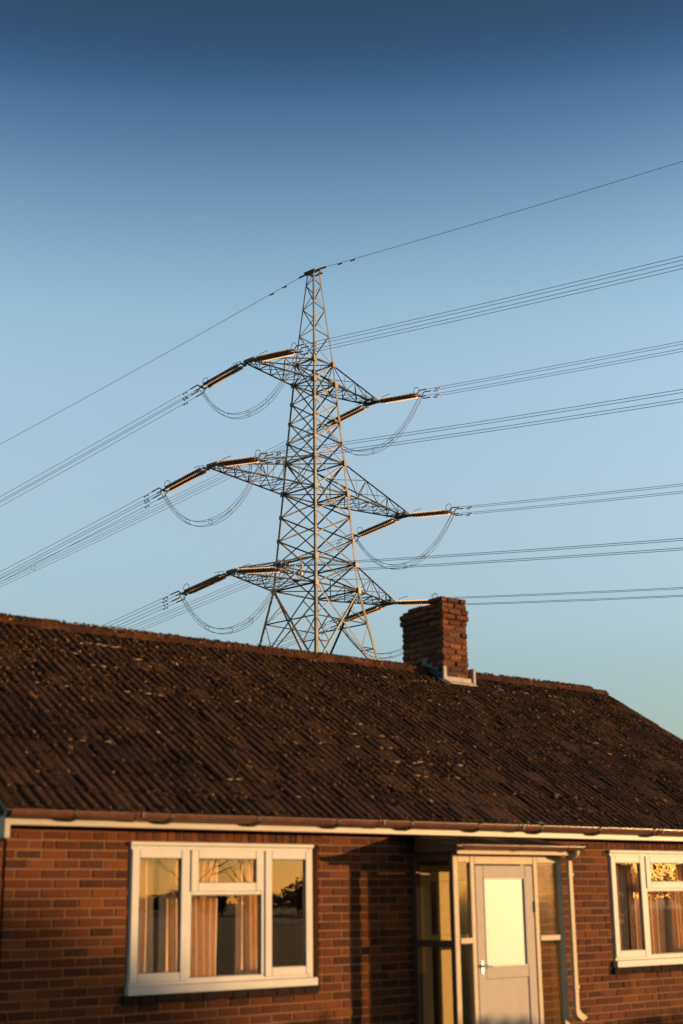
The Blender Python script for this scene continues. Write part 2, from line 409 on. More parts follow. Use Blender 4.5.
# ---- roof
CHX0, CHX1, CHY0, CHY1 = 12.59, 13.04, 2.93, 3.73
cp, sp = math.cos(PITCH), math.sin(PITCH)
SLOPE_L = (RIDGE_Y - EAVE_Y) / cp
RX0, RX1 = 4.97, 16.05
def on_roof(x, s, n=0.0):
    """s metres up the front slope from the eaves, n metres off the slope"""
    return Vector((x, EAVE_Y + s * cp - n * sp, EAVE_Z + s * sp + n * cp))
deck = MB()
a0, a1 = on_roof(RX0 + .05, .03, -.008), on_roof(RX0 + .05, SLOPE_L, -.008)
yb = 2 * RIDGE_Y - a0.y
prof = [(a0.y, a0.z), (a1.y, a1.z), (yb, a0.z), (yb, a0.z - .04), (a1.y, a1.z - .05), (a0.y, a0.z - .04)]
n = 6; deck.add([(RX0 + .012, *p) for p in prof] + [(RX1 - .012, *p) for p in prof],
                [(i, (i + 1) % n, n + (i + 1) % n, n + i) for i in range(n)] + [(0, 1, 4, 5), (1, 2, 3, 4), (6, 11, 10, 7), (7, 10, 9, 8)])
roof = hb(deck, 'roof', 'dark_timber_and_shade')
TW, GAUGE = .21, .305
def tile_mesh(k):
    rr = random.Random(k); nx = 12; Lt = GAUGE + .075; top = []; vs = []; fs = []
    def prof(u):           # two rounded rolls, flat pans between
        ph = (u * 2) % 1.0
        return amp * max(0.0, math.sin(math.pi * min(1, ph / .7))) ** .9 if ph < .7 else 0.0
    chip = rr.uniform(0, .006); amp = rr.uniform(.006, .017)
    for j, (s, lift) in enumerate(((0, .011), (Lt, .001))):
        for i in range(nx + 1):
            u = i / nx; ds = rr.uniform(-chip, chip) if j == 0 else 0
            vs.append((u * (TW + .004), s + ds, prof(u) + lift))
    for i in range(nx): fs.append((i, i + 1, nx + 1 + i + 1, nx + 1 + i))
    b0 = len(vs)
    for i in range(nx + 1): v = vs[i]; vs.append((v[0], v[1] + .001, v[2] - .009))
    for i in range(nx): fs.append((b0 + i, b0 + i + 1, i + 1, i))
    me = bpy.data.meshes.new('tile_block'); me.from_pydata(vs, [], fs); me.update(); me.materials.append(M['roof_tile'])
    return me
TILES = [tile_mesh(k) for k in range(6)]
slope_rot = Matrix.Rotation(PITCH, 4, 'X')
places = []
nrows = int(SLOPE_L / GAUGE) + 1; ncols = int(round((RX1 - RX0) / TW))
for r_ in range(nrows):
    s = .02 + r_ * GAUGE
    s = min(s, SLOPE_L - GAUGE - .085)
    for c_ in range(ncols):
        places.append((RX0 + c_ * TW, s))
def tile_mw(x, s):
    return (Matrix.Translation(on_roof(x + random.uniform(-.003, .003), s + random.uniform(-.006, .006), random.uniform(-.002, .009)))
            @ slope_rot @ Matrix.Rotation(R(random.uniform(-1.0, 1.0)), 4, 'Z') @ Matrix.Rotation(R(random.uniform(-1.1, 1.1)), 4, 'Y') @ Matrix.Rotation(R(random.uniform(-.3, .9)), 4, 'X'))
def near(p):
    q = on_roof(p[0] + TW / 2, p[1] + GAUGE / 2)
    return (q - CAM).length if in_view(q, 4) else 1e6
places.sort(key=near)
joined = MB()
for i, (x, s) in enumerate(places):
    u = random.choice(TILES); mw = tile_mw(x, s)
    if i < 300:
        o = link('tile', u, roof); o.matrix_basis = mw
    else: joined.add([mw @ v.co for v in u.vertices], [p.vertices[:] for p in u.polygons])
o = joined.build('distant_tiles', 'roof_tile', roof); o['kind'] = 'stuff'
# back slope, out of view
bk = MB(); flip = Matrix.Translation((0, 2 * RIDGE_Y, 0)) @ Matrix.Diagonal((1, -1, 1, 1))
for c_ in range(0, ncols):
    for r_ in range(0, nrows, 1):
        s = .02 + r_ * GAUGE
        s = min(s, SLOPE_L - GAUGE - .085)
        mw = flip @ tile_mw(RX0 + c_ * TW, s); u = TILES[0]
        bk.add([mw @ v.co for v in u.vertices], [tuple(p.vertices)[::-1] for p in u.polygons])
o = bk.build('back_tiles', 'roof_tile', roof); o['kind'] = 'stuff'
# moss and lichen crusts sitting on the tiles
ms = MB(); rm_ = random.Random(5); cl_ = [(rm_.uniform(RX0, RX1), rm_.uniform(.1, SLOPE_L), rm_.uniform(.15, .6)) for _ in range(130)]
for k in range(12000):
    if k % 3 == 0:
        x_ = rm_.uniform(RX0 + .03, RX1 - .03); s_ = SLOPE_L - abs(rm_.gauss(0, 1.3))
    elif k % 3 == 1:
        c_ = rm_.choice(cl_); x_ = c_[0] + rm_.gauss(0, c_[2]); s_ = c_[1] + rm_.gauss(0, c_[2] * .4)
    else:
        x_ = rm_.uniform(RX0 + .03, RX1 - .03); s_ = .02 + GAUGE * rm_.randrange(14) + abs(rm_.gauss(0, .035))
    if not (.03 < s_ < SLOPE_L - .1 and RX0 + .03 < x_ < RX1 - .03): continue
    if CHX0 - .1 < x_ < CHX1 + .1 and s_ > 3.6: continue
    a_ = rm_.uniform(.007, .019) * (1.5 if rm_.random() < .1 else 1); b__ = a_ * rm_.uniform(.8, 2.0); h_ = rm_.uniform(.008, .017)
    u_ = ((x_ - RX0) / TW * 2) % 1; base_ = .006 + (.021 * math.sin(math.pi * u_ / .7) if u_ < .7 else 0) + .012 * (1 - ((s_ - .02) % GAUGE) / GAUGE)
    q = [on_roof(x_ + dx_, s_ + ds_, base_ + dn_) for dx_, ds_, dn_ in ((a_, 0, 0), (a_ * .2, b__, 0), (-a_, .1 * b__, 0), (0, -b__, 0), (a_ * rm_.uniform(-.3, .3), 0, h_))]
    ms.add(q, [(0, 1, 4), (1, 2, 4), (2, 3, 4), (3, 0, 4)])
fl = MB(); fc_ = [(rm_.uniform(RX0 + .5, RX1 - .4), rm_.randrange(13)) for _ in range(17)]
for k in range(90):       # pale flaking lichen along the tile edges
    k_ = fc_[k % len(fc_)]; x_ = k_[0] + rm_.gauss(0, .45); s_ = .02 + GAUGE * max(0, min(12, k_[1] + rm_.choice((-1, 0, 0, 1)))) + rm_.uniform(0, .05)
    if not RX0 + .1 < x_ < RX1 - .1: continue
    if CHX0 - .3 < x_ < CHX1 + .3 and s_ > 3.2: continue
    n_ = 7; L_ = rm_.uniform(.02, .06); w_ = L_ * rm_.uniform(.25, .5); base_ = .036; rot_ = rm_.uniform(-.5, .5)
    ring = []
    for i_ in range(n_):
        a_ = 6.283 * i_ / n_; rr_ = rm_.uniform(.55, 1.1); u_, v_ = L_ * rr_ * math.cos(a_), w_ * rr_ * math.sin(a_)
        ring.append(on_roof(x_ + u_ * math.cos(rot_) - v_ * math.sin(rot_), s_ + u_ * math.sin(rot_) + v_ * math.cos(rot_), base_ - .004))
    fl.add(ring + [on_roof(x_, s_, base_ + .004)], [(i_, (i_ + 1) % n_, n_) for i_ in range(n_)])
o = fl.build('lichen', 'lichen', roof); o['kind'] = 'stuff'
for k in range(900):
    x_ = rm_.uniform(RX0 + .05, RX1 - .35); th = rm_.uniform(.15, 2.2); a_ = rm_.uniform(.008, .03)
    if CHX0 - .05 < x_ < CHX1 + .05: continue
    c_ = Vector((x_, RIDGE_Y - math.cos(th) * .108, RIDGE_Z + math.sin(th) * .078)); n_ = Vector((0, -math.cos(th), math.sin(th))); t_ = Vector((0, math.sin(th), math.cos(th)))
    ms.add([c_ + Vector((a_, 0, 0)), c_ + t_ * a_ * .7, c_ - Vector((a_, 0, 0)), c_ - t_ * a_ * .7, c_ + n_ * rm_.uniform(.008, .02)], [(0, 1, 4), (1, 2, 4), (2, 3, 4), (3, 0, 4)])
o = ms.build('moss', 'moss', roof, True); o['kind'] = 'stuff'
# ridge tiles: half round, bedded in mortar
def ridge_mesh(k):
    rr = random.Random(100 + k); mb = MB(); L = .45; n = 9; r = .104
    rows = []
    for xx, sc_ in ((0, 1.03), (.03, 1.0), (L - .004, .97)):
        rows.append([(xx, -math.cos(math.pi * i / (n - 1)) * r * 1.05 * sc_, math.sin(math.pi * i / (n - 1)) * r * .78 * sc_ + rr.uniform(-.008, .008)) for i in range(n)])
    vs = [v for q in rows for v in q]; fs = []
    for j in range(2):
        for i in range(n - 1): fs.append((j * n + i, (j + 1) * n + i, (j + 1) * n + i + 1, j * n + i + 1))
    fs.append(tuple(range(n))); fs.append(tuple(2 * n + i for i in range(n))[::-1])
    mb.add(vs, fs); me = bpy.data.meshes.new('ridge_block'); me.from_pydata(mb.v, [], mb.f); me.update(); me.materials.append(M['ridge_clay']); return me
RM = [ridge_mesh(k) for k in range(4)]
x = RX0 - .06
while x < RX1 - .3:
    if not (CHX0 - .42 < x < CHX1 - .02):
        o = link('ridge_tile', random.choice(RM), roof)
        o.matrix_basis = Matrix.Translation((x, RIDGE_Y, RIDGE_Z - .005 + random.uniform(-.006, .006))) @ Matrix.Rotation(R(random.uniform(-.7, .7)), 4, 'Y') @ Matrix.Rotation(R(random.uniform(-.8, .8)), 4, 'Z')
    x += .452
bed = MB()
for sgn in (-1, 1):
    nseg = 90; pts = []
    for i in range(nseg + 1):
        xx = RX0 + .01 + (RX1 - RX0 - .02) * i / nseg; jj = random.uniform(-.012, .012)
        pts.append((xx, RIDGE_Y + sgn * (.135 + jj), RIDGE_Z - .045 + jj * .4)); pts.append((xx, RIDGE_Y + sgn * .08, RIDGE_Z + .03))
    bed.add(pts, [(2 * i, 2 * i + 2, 2 * i + 3, 2 * i + 1) if sgn < 0 else (2 * i, 2 * i + 1, 2 * i + 3, 2 * i + 2) for i in range(nseg)])
o = bed.build('ridge_mortar', 'ridge_clay', roof)

# ---- fascia, soffit, gutter
fa = MB().box(5.003, HX1 + .04, -.2, -.178, 2.322, 2.43, .003)
fascia = hb(fa, 'fascia', 'white_paint')
MB().box(5.0, 5.047, -.204, -.05, 2.222, 2.385, .003).build('fascia_end', 'white_paint', fascia)
hb(MB().box(5.05, HX1 + .03, -.177, .008, 2.326, 2.345), 'soffit', 'white_paint')
def gutter_mb(x0, x1, y, z, r, n=10, th=.004):
    mb = MB(); vs = []; fs = []
    prof = [(y - math.cos(math.pi * i / n) * r, z - math.sin(math.pi * i / n) * r) for i in range(n + 1)]
    prof = [(prof[0][0] - .004, prof[0][1] + .006)] + prof + [(prof[-1][0], prof[-1][1] + .006)]
    inner = [(y + (p[0] - y) * (1 - th / r * 1.4), p[1] + .003) for p in prof][::-1]
    ring = prof + inner; k = len(ring)
    mb.add([(x0, *p) for p in ring] + [(x1, *p) for p in ring], [(i, (i + 1) % k, k + (i + 1) % k, k + i) for i in range(k)])
    return mb
GY, GZ, GR = -.262, 2.430, .052
gut = empty('gutter', (-HX0, 0, 0), house)
joints = [5.0, 6.15, 8.72, 10.55, 12.72, 14.6, HX1 + .04]
for a, b_ in zip(joints[:-1], joints[1:]): gutter_mb(a + .002, b_ - .002, GY, GZ + random.uniform(-.003, .003), GR).build('gutter_length', 'gutter_brown', gut, True)
def union(x, wd=.075): return gutter_mb(x - wd / 2, x + wd / 2, GY, GZ, GR + .007)
for x in joints[1:-1]:
    union(x, .11).build('gutter_union', 'gutter_brown', gut, True)
    MB().box(x - .009, x + .009, GY - GR - .016, GY - GR - .008, GZ - .03, GZ + .012).build('union_clip', 'rubber_and_shade', gut)
x = 5.55
while x < HX1:
    bracket_and_shadow = gutter_mb(x - .014, x + .014, GY, GZ - .001, GR + .006)
    bracket_and_shadow.add([(x - .055, -.2015, 2.372), (x + .045, -.2015, 2.372), (x + .02, -.2015, 2.352), (x - .02, -.2015, 2.352), (x - .055, GY - .02, 2.376), (x + .045, GY - .02, 2.376), (x + .02, GY, 2.360), (x - .02, GY, 2.360)],
            [(0, 1, 5, 4), (1, 2, 6, 5), (2, 3, 7, 6), (3, 0, 4, 7), (4, 5, 6, 7)])  # dark wedge stands in for the bracket's shadow on the fascia
    bracket_and_shadow.build('gutter_bracket', 'rubber_and_shade', gut); x += .88

# ---- windows
def frame_mb(x0, x1, z0, z1, wd, y0, y1, bev=.004):
    """rectangular frame: stiles run full height, rails butt between"""
    mb = MB(); mb.box(x0, x0 + wd, y0, y1, z0, z1, bev); mb.box(x1 - wd, x1, y0, y1, z0, z1, bev)
    mb.box(x0 + wd + .0005, x1 - wd - .0005, y0 + .001, y1 - .001, z0, z0 + wd, bev); mb.box(x0 + wd + .0005, x1 - wd - .0005, y0 + .001, y1 - .001, z1 - wd, z1, bev)
    return mb
def pane(x0, x1, z0, z1, y, mname='window_glass'): return MB().box(x0, x1, y, y + .004, z0, z1)
def window(x0):
    e = part('window'); X = lambda u: x0 + u
    fr = MB()
    fr.box(X(0), X(.05), -.012, .055, 1.081, 2.19, .003); fr.box(X(1.84), X(1.89), -.012, .055, 1.081, 2.19, .003)
    fr.box(X(.0505), X(1.8395), -.011, .054, 2.14, 2.19, .003); fr.box(X(.0505), X(1.8395), -.011, .054, 1.081, 1.125, .003)
    fr.box(X(.553), X(.598), -.011, .054, 1.1255, 2.1395, .003); fr.box(X(1.325), X(1.37), -.011, .054, 1.1255, 2.1395, .003)
    fr.box(X(.5985), X(1.3245), -.0105, .0535, 1.79, 1.835, .003)
    fr.build('frame', 'white_plastic', e)
    MB().box(X(-.012), X(1.895), -.034, .05, 2.1915, 2.221, .004).build('head_trim', 'white_plastic', e)
    MB().box(X(-.02), X(1.915), -.055, .06, 1.012, 1.08, .006).build('sill', 'white_plastic', e)
    for a, b_, c_, d_ in ((.010, .562, 1.105, 2.162), (1.361, 1.880, 1.105, 2.162), (.588, 1.335, 1.818, 2.162)):
        s = frame_mb(X(a), X(b_), c_, d_, .072, -.022, .03).build('sash', 'white_plastic', e)
        gk = frame_mb(X(a + .0725), X(b_ - .0725), c_ + .0725, d_ - .0725, .006, -.005, .002, 0); gk.build('gasket', 'rubber_and_shade', e)
        pane(X(a + .074), X(b_ - .074), c_ + .074, d_ - .074, .004).build('pane', 'window_glass', e)
    pane(X(.599), X(1.324), 1.126, 1.789, .02).build('pane', 'window_glass', e)
    frame_mb(X(.599), X(1.324), 1.1265, 1.789, .007, .008, .018, 0).build('gasket', 'rubber_and_shade', e)
    # clay tile sub-sill, dark, just proud of the brickwork
    n = 13; k0, k1 = X(-.05), X(1.93)
    for i in range(n):
        a = k0 + (k1 - k0) * i / n; b_ = k0 + (k1 - k0) * (i + 1) / n
        MB().box(a + .0015, b_ - .0015, -.035 - random.uniform(0, .006), .12, .945 + random.uniform(-.003, .003), 1.006, .004).build('sill_tile', 'dark_tile_and_shade', e)
    # backing of the gap beside the frame, its shade put into a dark colour
    MB().box(X(1.892), X(1.963), .11, .2, .95, 2.22).build('reveal', 'dark_tile_and_shade', e)
    return e
window(LW[0]); window(RW[0])

# ---- inner front door seen through the porch glass
dr = part('front_door'); a, b_, z0, z1 = 9.445, 10.335, .052, 2.055
frame_mb(a, b_, z0, z1, .05, .01, .09).build('frame', 'cream_paint', dr)
dl = MB(); ya, yb_ = .03, .07
dl.box(a + .053, a + .15, ya, yb_, .105, 2.0, .003); dl.box(b_ - .15, b_ - .053, ya, yb_, .105, 2.0, .003)
for q0, q1 in ((.105, .33), (1.30, 1.40), (1.90, 2.0)): dl.box(a + .151, b_ - .151, ya + .001, yb_ - .001, q0, q1, .003)
dl.box(a + .245, a + .40, ya + .001, yb_ - .001, .331, 1.299, .003); dl.box(a + .245, a + .40, ya + .001, yb_ - .001, 1.401, 1.899, .003)
dl.build('leaf', 'cream_paint', dr)
for xa, xb in ((a + .151, a + .244), (a + .401, b_ - .151)):
    for q0, q1 in ((.331, 1.299), (1.401, 1.899)): MB().box(xa, xb, .046, .05, q0, q1).build('pane', 'porch_glass', dr)
hb(MB().box(9.30, 10.9, -.62, .008, -.05, .05), 'porch_floor', 'paving')

# ---- porch
PX0, PX1, PY = 9.326, 10.80, -.578
pf = part('porch_frame')
def post(x0, x1, y0, y1, z0=.05, z1=2.155, m_='cream_paint', nm='post'): return MB().box(x0, x1, y0, y1, z0, z1, .004).build(nm, m_, pf)
post(PX0, PX0 + .062, PY, PY + .014); post(PX0 + .002, PX0 + .060, PY + .0145, PY + .062, m_='dark_timber_and_shade')                                 # left corner: cream front, shade of its side put into the post's colour
post(9.545, 9.600, PY, PY + .06); post(10.392, 10.446, PY, PY + .06)     # door posts
post(PX1 - .062, PX1, PY, PY + .062)
post(PX0, PX0 + .055, -.062, -.002, m_='dark_timber_and_shade'); post(PX1 - .055, PX1, -.062, -.002)  # left post coloured dark for the shade on its side
def rail(x0, x1, z0, z1, y0=PY + .002, y1=PY + .056, m_='cream_paint', nm='rail'): return MB().box(x0, x1, y0, y1, z0, z1, .004).build(nm, m_, pf)
rail(PX0 + .063, 9.544, 2.06, 2.15); rail(9.601, 10.391, 2.045, 2.154); rail(10.447, PX1 - .063, 2.06, 2.15)
rail(PX0 + .063, 9.544, 1.335, 1.385, y0=PY - .008); rail(10.447, PX1 - .063, 1.335, 1.385, y0=PY - .008)
rail(PX0 + .063, 9.544, .052, .12); rail(10.447, PX1 - .063, .052, .12)
for xx in (PX0 + .004, PX1 - .054):
    for z0, z1 in ((.052, .12), (1.305, 1.365), (2.08, 2.154)):
        MB().box(xx, xx + .05, PY + .064, -.064, z0, z1, .003).build('side_rail', 'dark_timber_and_shade', pf)  # dark colour stands in for shade on the side rails
for z0, z1 in ((.121, 1.334), (1.386, 2.059)):
    for x0, x1 in ((PX0 + .063, 9.544), (10.447, PX1 - .063)):
        MB().box(x0, x1, PY + .026, PY + .030, z0, z1).build('pane', 'porch_glass', pf)
for xx in (PX0 + .028, PX1 - .03):
    for z0, z1 in ((.121, 1.304), (1.366, 2.079)):
        MB().box(xx, xx + .004, PY + .064, -.064, z0, z1).build('pane', 'porch_glass', pf)
# porch door
pd = part('porch_door'); a, b_ = 9.612, 10.382; y0, y1 = PY + .006, PY + .048
df = MB()
df.box(a, a + .105, y0, y1, .06, 2.032, .004); df.box(b_ - .105, b_, y0, y1, .06, 2.032, .004)
df.box(a + .1055, b_ - .1055, y0 + .001, y1, 1.925, 2.032, .004); df.box(a + .1055, b_ - .1055, y0 + .001, y1, 1.015, 1.115, .004); df.box(a + .1055, b_ - .1055, y0 + .001, y1, .06, .22, .004)
df.build('leaf', 'door_paint', pd)
MB().box(a + .106, b_ - .106, y0 + .010, y1 - .006, .221, 1.0145, .006).build('lower_panel', 'door_paint', pd)
frame_mb(a + .1065, b_ - .1065, 1.1155, 1.9245, .014, y0 - .004, y0 + .012, .003).build('glazing_bead', 'white_plastic', pd)
MB().box(a + .12, b_ - .12, y0 + .014, y0 + .020, 1.129, 1.911).build('pane', 'frosted_glass', pd)
ha = MB().box(a + .035, a + .065, y0 - .007, y0 - .001, 1.06, 1.18, .003); ha.tube([(a + .05, y0 - .003, 1.135), (a + .05, y0 - .05, 1.135), (a + .065, y0 - .055, 1.135), (a + .125, y0 - .055, 1.13)], .0095, 8)
ha.build('handle', 'chrome', pd, False)
for z in (.35, 1.65): MB().tube([(b_ + .004, y0 - .006, z - .05), (b_ + .004, y0 - .006, z + .05)], .009, 8).build('hinge', 'rubber_and_shade', pd)
MB().box(a, b_, y0 - .03, y0 - .001, .052, .1, .003).build('weather_bar', 'cream_paint', pd)
# porch roof: shallow lean-to of tiles
pr_ = part('porch_roof')
PRX0, PRX1 = 9.25, 10.91; py0, pz0, py1, pz1 = -.70, 2.185, -.14, 2.318
rb = MB(); prof = [(py0, pz0), (py1, pz1), (py1, pz1 - .03), (py1, 2.155), (py0 + .06, 2.155), (py0 + .03, pz0 - .03)]
n = len(prof); rb.add([(PRX0, *p) for p in prof] + [(PRX1, *p) for p in prof], [tuple(range(n)), tuple(range(n, 2 * n))[::-1]] + [(i, n + i, n + (i + 1) % n, (i + 1) % n) for i in range(n)])
rb.build('roof_deck', 'dark_timber_and_shade', pr_)
ang = math.atan2(pz1 - pz0, py1 - py0)
for j, s in enumerate((-.02, .20)):
    for i in range(8):
        o = link('tile', random.choice(TILES), pr_)
        o.matrix_basis = Matrix.Translation((PRX0 + i * TW, py0 + s * math.cos(ang), pz0 + s * math.sin(ang) - .004)) @ Matrix.Rotation(ang, 4, 'X') @ Matrix.Diagonal((1, .92, .7, 1))
pg = part('porch_gutter')
gutter_mb(9.255, 10.915, -.752, 2.205, .038).build('gutter_length', 'gutter_brown', pg, True)
for x in (9.30, 10.05, 10.70):
    gutter_mb(x - .02, x + .02, -.752, 2.204, .043).build('gutter_bracket', 'gutter_brown', pg, True)
MB().box(9.26, 10.90, -.712, -.702, 2.13, 2.205, .002).build('fascia_board', 'cream_paint', pg)
dp = part('downpipe')
DX, DY = 10.836, -.632
q_ = .028
MB().box(DX - q_, DX + q_, DY - q_, DY + .008, .66, 2.155, .006).build('pipe', 'cream_paint', dp)
ob = MB().tube([(DX, -.75, 2.175), (DX, -.74, 2.15), (DX, DY, 2.10)], .034, 10); ob.build('outlet', 'cream_paint', dp, True)
shoe = MB(); A_ = [(DX - q_ - .002, DX + q_ + .002, .69), (DX - q_ + .012, DX + q_ + .02, .635), (DX + .06, DX + .13, .585)]
vs = []
for x0_, x1_, z_ in A_: vs += [(x0_, DY - q_ - .002, z_), (x1_, DY - q_ - .002, z_ + (.03 if z_ < .66 else 0)), (x1_, DY + q_ + .002, z_ + (.03 if z_ < .66 else 0)), (x0_, DY + q_ + .002, z_)]
shoe.add(vs, [(4 * k + i_, 4 * k + (i_ + 1) % 4, 4 * k + 4 + (i_ + 1) % 4, 4 * k + 4 + i_) for k in range(2) for i_ in range(4)] + [(0, 3, 2, 1), (8, 9, 10, 11)])
shoe.build('shoe', 'cream_paint', dp)
for z in (.9, 1.95): MB().box(DX - .036, DX + .036, DY - .034, DY + .05, z - .016, z + .016, .003).build('pipe_clip', 'cream_paint', dp)

# ---- chimney
ch = hb(MB().box(CHX0 + .012, CHX1 - .012, CHY0 + .012, CHY1 - .012, 4.2, 5.47), 'chimney', 'sooty_mortar')
CC = .0770; zbase = 4.20; ncs = int(round((5.585 - zbase) / CC))
def cb_add(x0, y0, face, along, L, z, h, out):
    """a brick in a chimney face; along = offset on the face, out = how far proud"""
    u = random.choice(CUNIT); j = random.uniform(-.012, .008)
    D = .06
    if face == 'front': mw = Matrix.Translation((CHX0 + along, CHY0 - out + j, z)) @ Matrix.Diagonal((L, D, h, 1))
    elif face == 'left': mw = Matrix.Translation((CHX0 - out + j, CHY1 - along, z)) @ Matrix.Rotation(R(-90), 4, 'Z') @ Matrix.Diagonal((L, D, h, 1))
    elif face == 'right': mw = Matrix.Translation((CHX1 + out - j, CHY0 + along, z)) @ Matrix.Rotation(R(90), 4, 'Z') @ Matrix.Diagonal((L, D, h, 1))
    else: mw = Matrix.Translation((CHX1 - along, CHY1 + out - j, z)) @ Matrix.Rotation(R(180), 4, 'Z') @ Matrix.Diagonal((L, D, h, 1))
    o = link('brick', u, ch); o.matrix_basis = mw @ Matrix.Rotation(R(random.uniform(-1.6, 1.6)), 4, 'Y')
WX, WY = CHX1 - CHX0, CHY1 - CHY0
for k in range(ncs):
    z = zbase + k * CC + .005; h = CC - .010
    top = ncs - 1 - k
    out = .0
    if top in (2, 3): out = .022
    if top == 0: out = -.004
    if top == 1: out = .004
    def row(face, W, mod, flip):
        n_ = int(round(W / mod)); mod = (W + 2 * out) / n_
        a = -out - (mod / 2 if flip else 0)
        while a < W + out - .02:
            s, e = max(a, -out), min(a + mod, W + out)
            if e - s > .03:
                # broken top: the rear courses have fallen away
                yy = CHY1 - (s + e) / 2 if face == 'left' else (CHY0 + (s + e) / 2 if face == 'right' else (CHY1 if face == 'back' else CHY0))
                if not (top == 0 and yy > CHY0 + .24) and not (top == 1 and yy > CHY0 + .62):
                    cb_add(0, 0, face, s + .005, e - s - .010, z, h, out)
            a += mod
    row('front', WX, .215, k % 2); row('left', WY, .25, (k + 1) % 2); row('right', WY, .25, k % 2); row('back', WX, .215, (k + 1) % 2)
MB().box(CHX0 + .02, CHX1 - .02, CHY0 + .02, CHY0 + .22, 5.471, 5.55).build('flaunching', 'dark_tile_and_shade', ch)
# flashings
ft = on_roof(0, (CHY0 - EAVE_Y) / cp, 0).z
ap = MB(); zf = ft
ap.box(CHX0 - .02, CHX1 + .02, CHY0 - .022, CHY0 - .006, zf - .02, zf + .10, .004)
p0 = on_roof(0, (CHY0 - EAVE_Y) / cp - .10, .05)
ap.add([(CHX0 - .03, CHY0 - .012, zf + .055), (CHX1 + .04, CHY0 - .012, zf + .055), (CHX1 + .06, p0.y, p0.z), (CHX0 - .02, p0.y + .02, p0.z + .005)], [(0, 3, 2, 1)])
ap.build('apron_flashing', 'mortar_fillet', ch)
MB().box(CHX0 - .03, CHX0 + .03, CHY0 - .03, CHY0 - .007, zf + .02, zf + .23, .004).build('mortar_patch', 'mortar_fillet', ch)
MB().box(CHX1 + .055, CHX1 + .115, CHY0 - .02, CHY0 + .12, zf + .02, zf + .24, .012).build('upstand', 'mortar_fillet', ch)
for i in range(4):
    ya = CHY0 + i * .1; zr = on_roof(0, (ya - EAVE_Y) / cp, 0).z
    MB().box(CHX0 - .012, CHX0 - .005, ya, ya + .098, zr - .02, zr + .17 + .012 * (i % 2), .002).build('step_flashing', 'lead', ch)
sk = MB(); q0 = on_roof(0, (CHY0 - EAVE_Y) / cp - .16, .05); q1 = on_roof(0, (3.2 - EAVE_Y) / cp, .05)
sk.add([(CHX0 - .09, q0.y, q0.z), (CHX0 - .004, q0.y, q0.z + .02), (CHX0 - .004, q1.y, q1.z + .02), (CHX0 - .09, q1.y, q1.z)], [(0, 1, 2, 3)])
sk.build('side_flashing', 'lead', ch)
# small wire loop left on the top
MB().tube([(CHX0 + .05 + .06 * math.cos(a_ * .5), CHY0 + .2, 5.59 + .05 * math.sin(a_ * .5)) for a_ in range(0, 7)], .004, 5).build('wire_loop', 'rubber_and_shade', ch)

# ------------------------------------------------------------------ curtains (hang inside, things of their own)
def curtain(x0, x1, z0, z1, y, folds, amp, label, seed):
    rr = random.Random(seed); mb = MB(); n = folds * 10; vs = []; rows = 8
    ph = [rr.uniform(-.6, .6) for _ in range(folds + 2)]; am = [rr.uniform(.6, 1.3) for _ in range(folds + 2)]
    for j in range(rows + 1):
        v = j / rows
        for i in range(n + 1):
            u = i / n; k = int(u * folds); 
            yy = y + amp * am[k] * math.sin(2 * math.pi * u * folds + ph[k] * v)
            xx = x0 + (x1 - x0) * u + .02 * math.sin(v * 2 + k) * (1 - v)
            vs.append((xx, yy, z0 + (z1 - z0) * v))
    fs = [(j * (n + 1) + i, j * (n + 1) + i + 1, (j + 1) * (n + 1) + i + 1, (j + 1) * (n + 1) + i) for j in range(rows) for i in range(n)]
    mb.add(vs, fs); o = mb.build('curtain', 'curtain', None, True)
    return tag(o, label, 'curtain', 'curtains in the house windows')
curtain(6.42, 6.56, .95, 2.2, .16, 2, .02, 'narrow peach curtain behind the left light of the three-light window', 1)
curtain(6.62, 6.80, .95, 2.2, .17, 2, .03, 'peach curtain gathered behind the first mullion of the three-light window', 6)
curtain(6.86, 7.24, .95, 2.2, .20, 5, .035, 'peach curtain drawn into folds, left half of the wide middle light', 2)
curtain(7.42, 7.72, .95, 2.2, .20, 4, .035, 'peach curtain drawn into folds, right half of the wide middle light', 3)
dk = curtain(7.80, 8.45, .95, 2.2, .42, 5, .03, 'dark brown curtain behind the right light of the three-light window', 9); dk.data.materials[0] = M['brown_cloth']
curtain(12.27, 12.62, .95, 2.2, .16, 6, .03, 'orange pleated curtain behind the narrow light right of the downpipe', 4)
curtain(12.72, 13.8, .95, 2.2, .22, 11, .04, 'orange pleated curtain behind the wide light at the right picture edge', 5)

# ------------------------------------------------------------------ side wall left of the bungalow
gw = MB().box(3.6, 5.11, .02, .22, 0, 2.2).build('garden_wall', 'mortar')
tag(gw, 'lower brick wall joining the left corner of the bungalow', 'wall')
lay([(x, z, L, H) for x, z, L, H in bricks_on(3.6, 5.112, 0, 2.2, [], .08)], gw, 40, UNIT, y=.012)

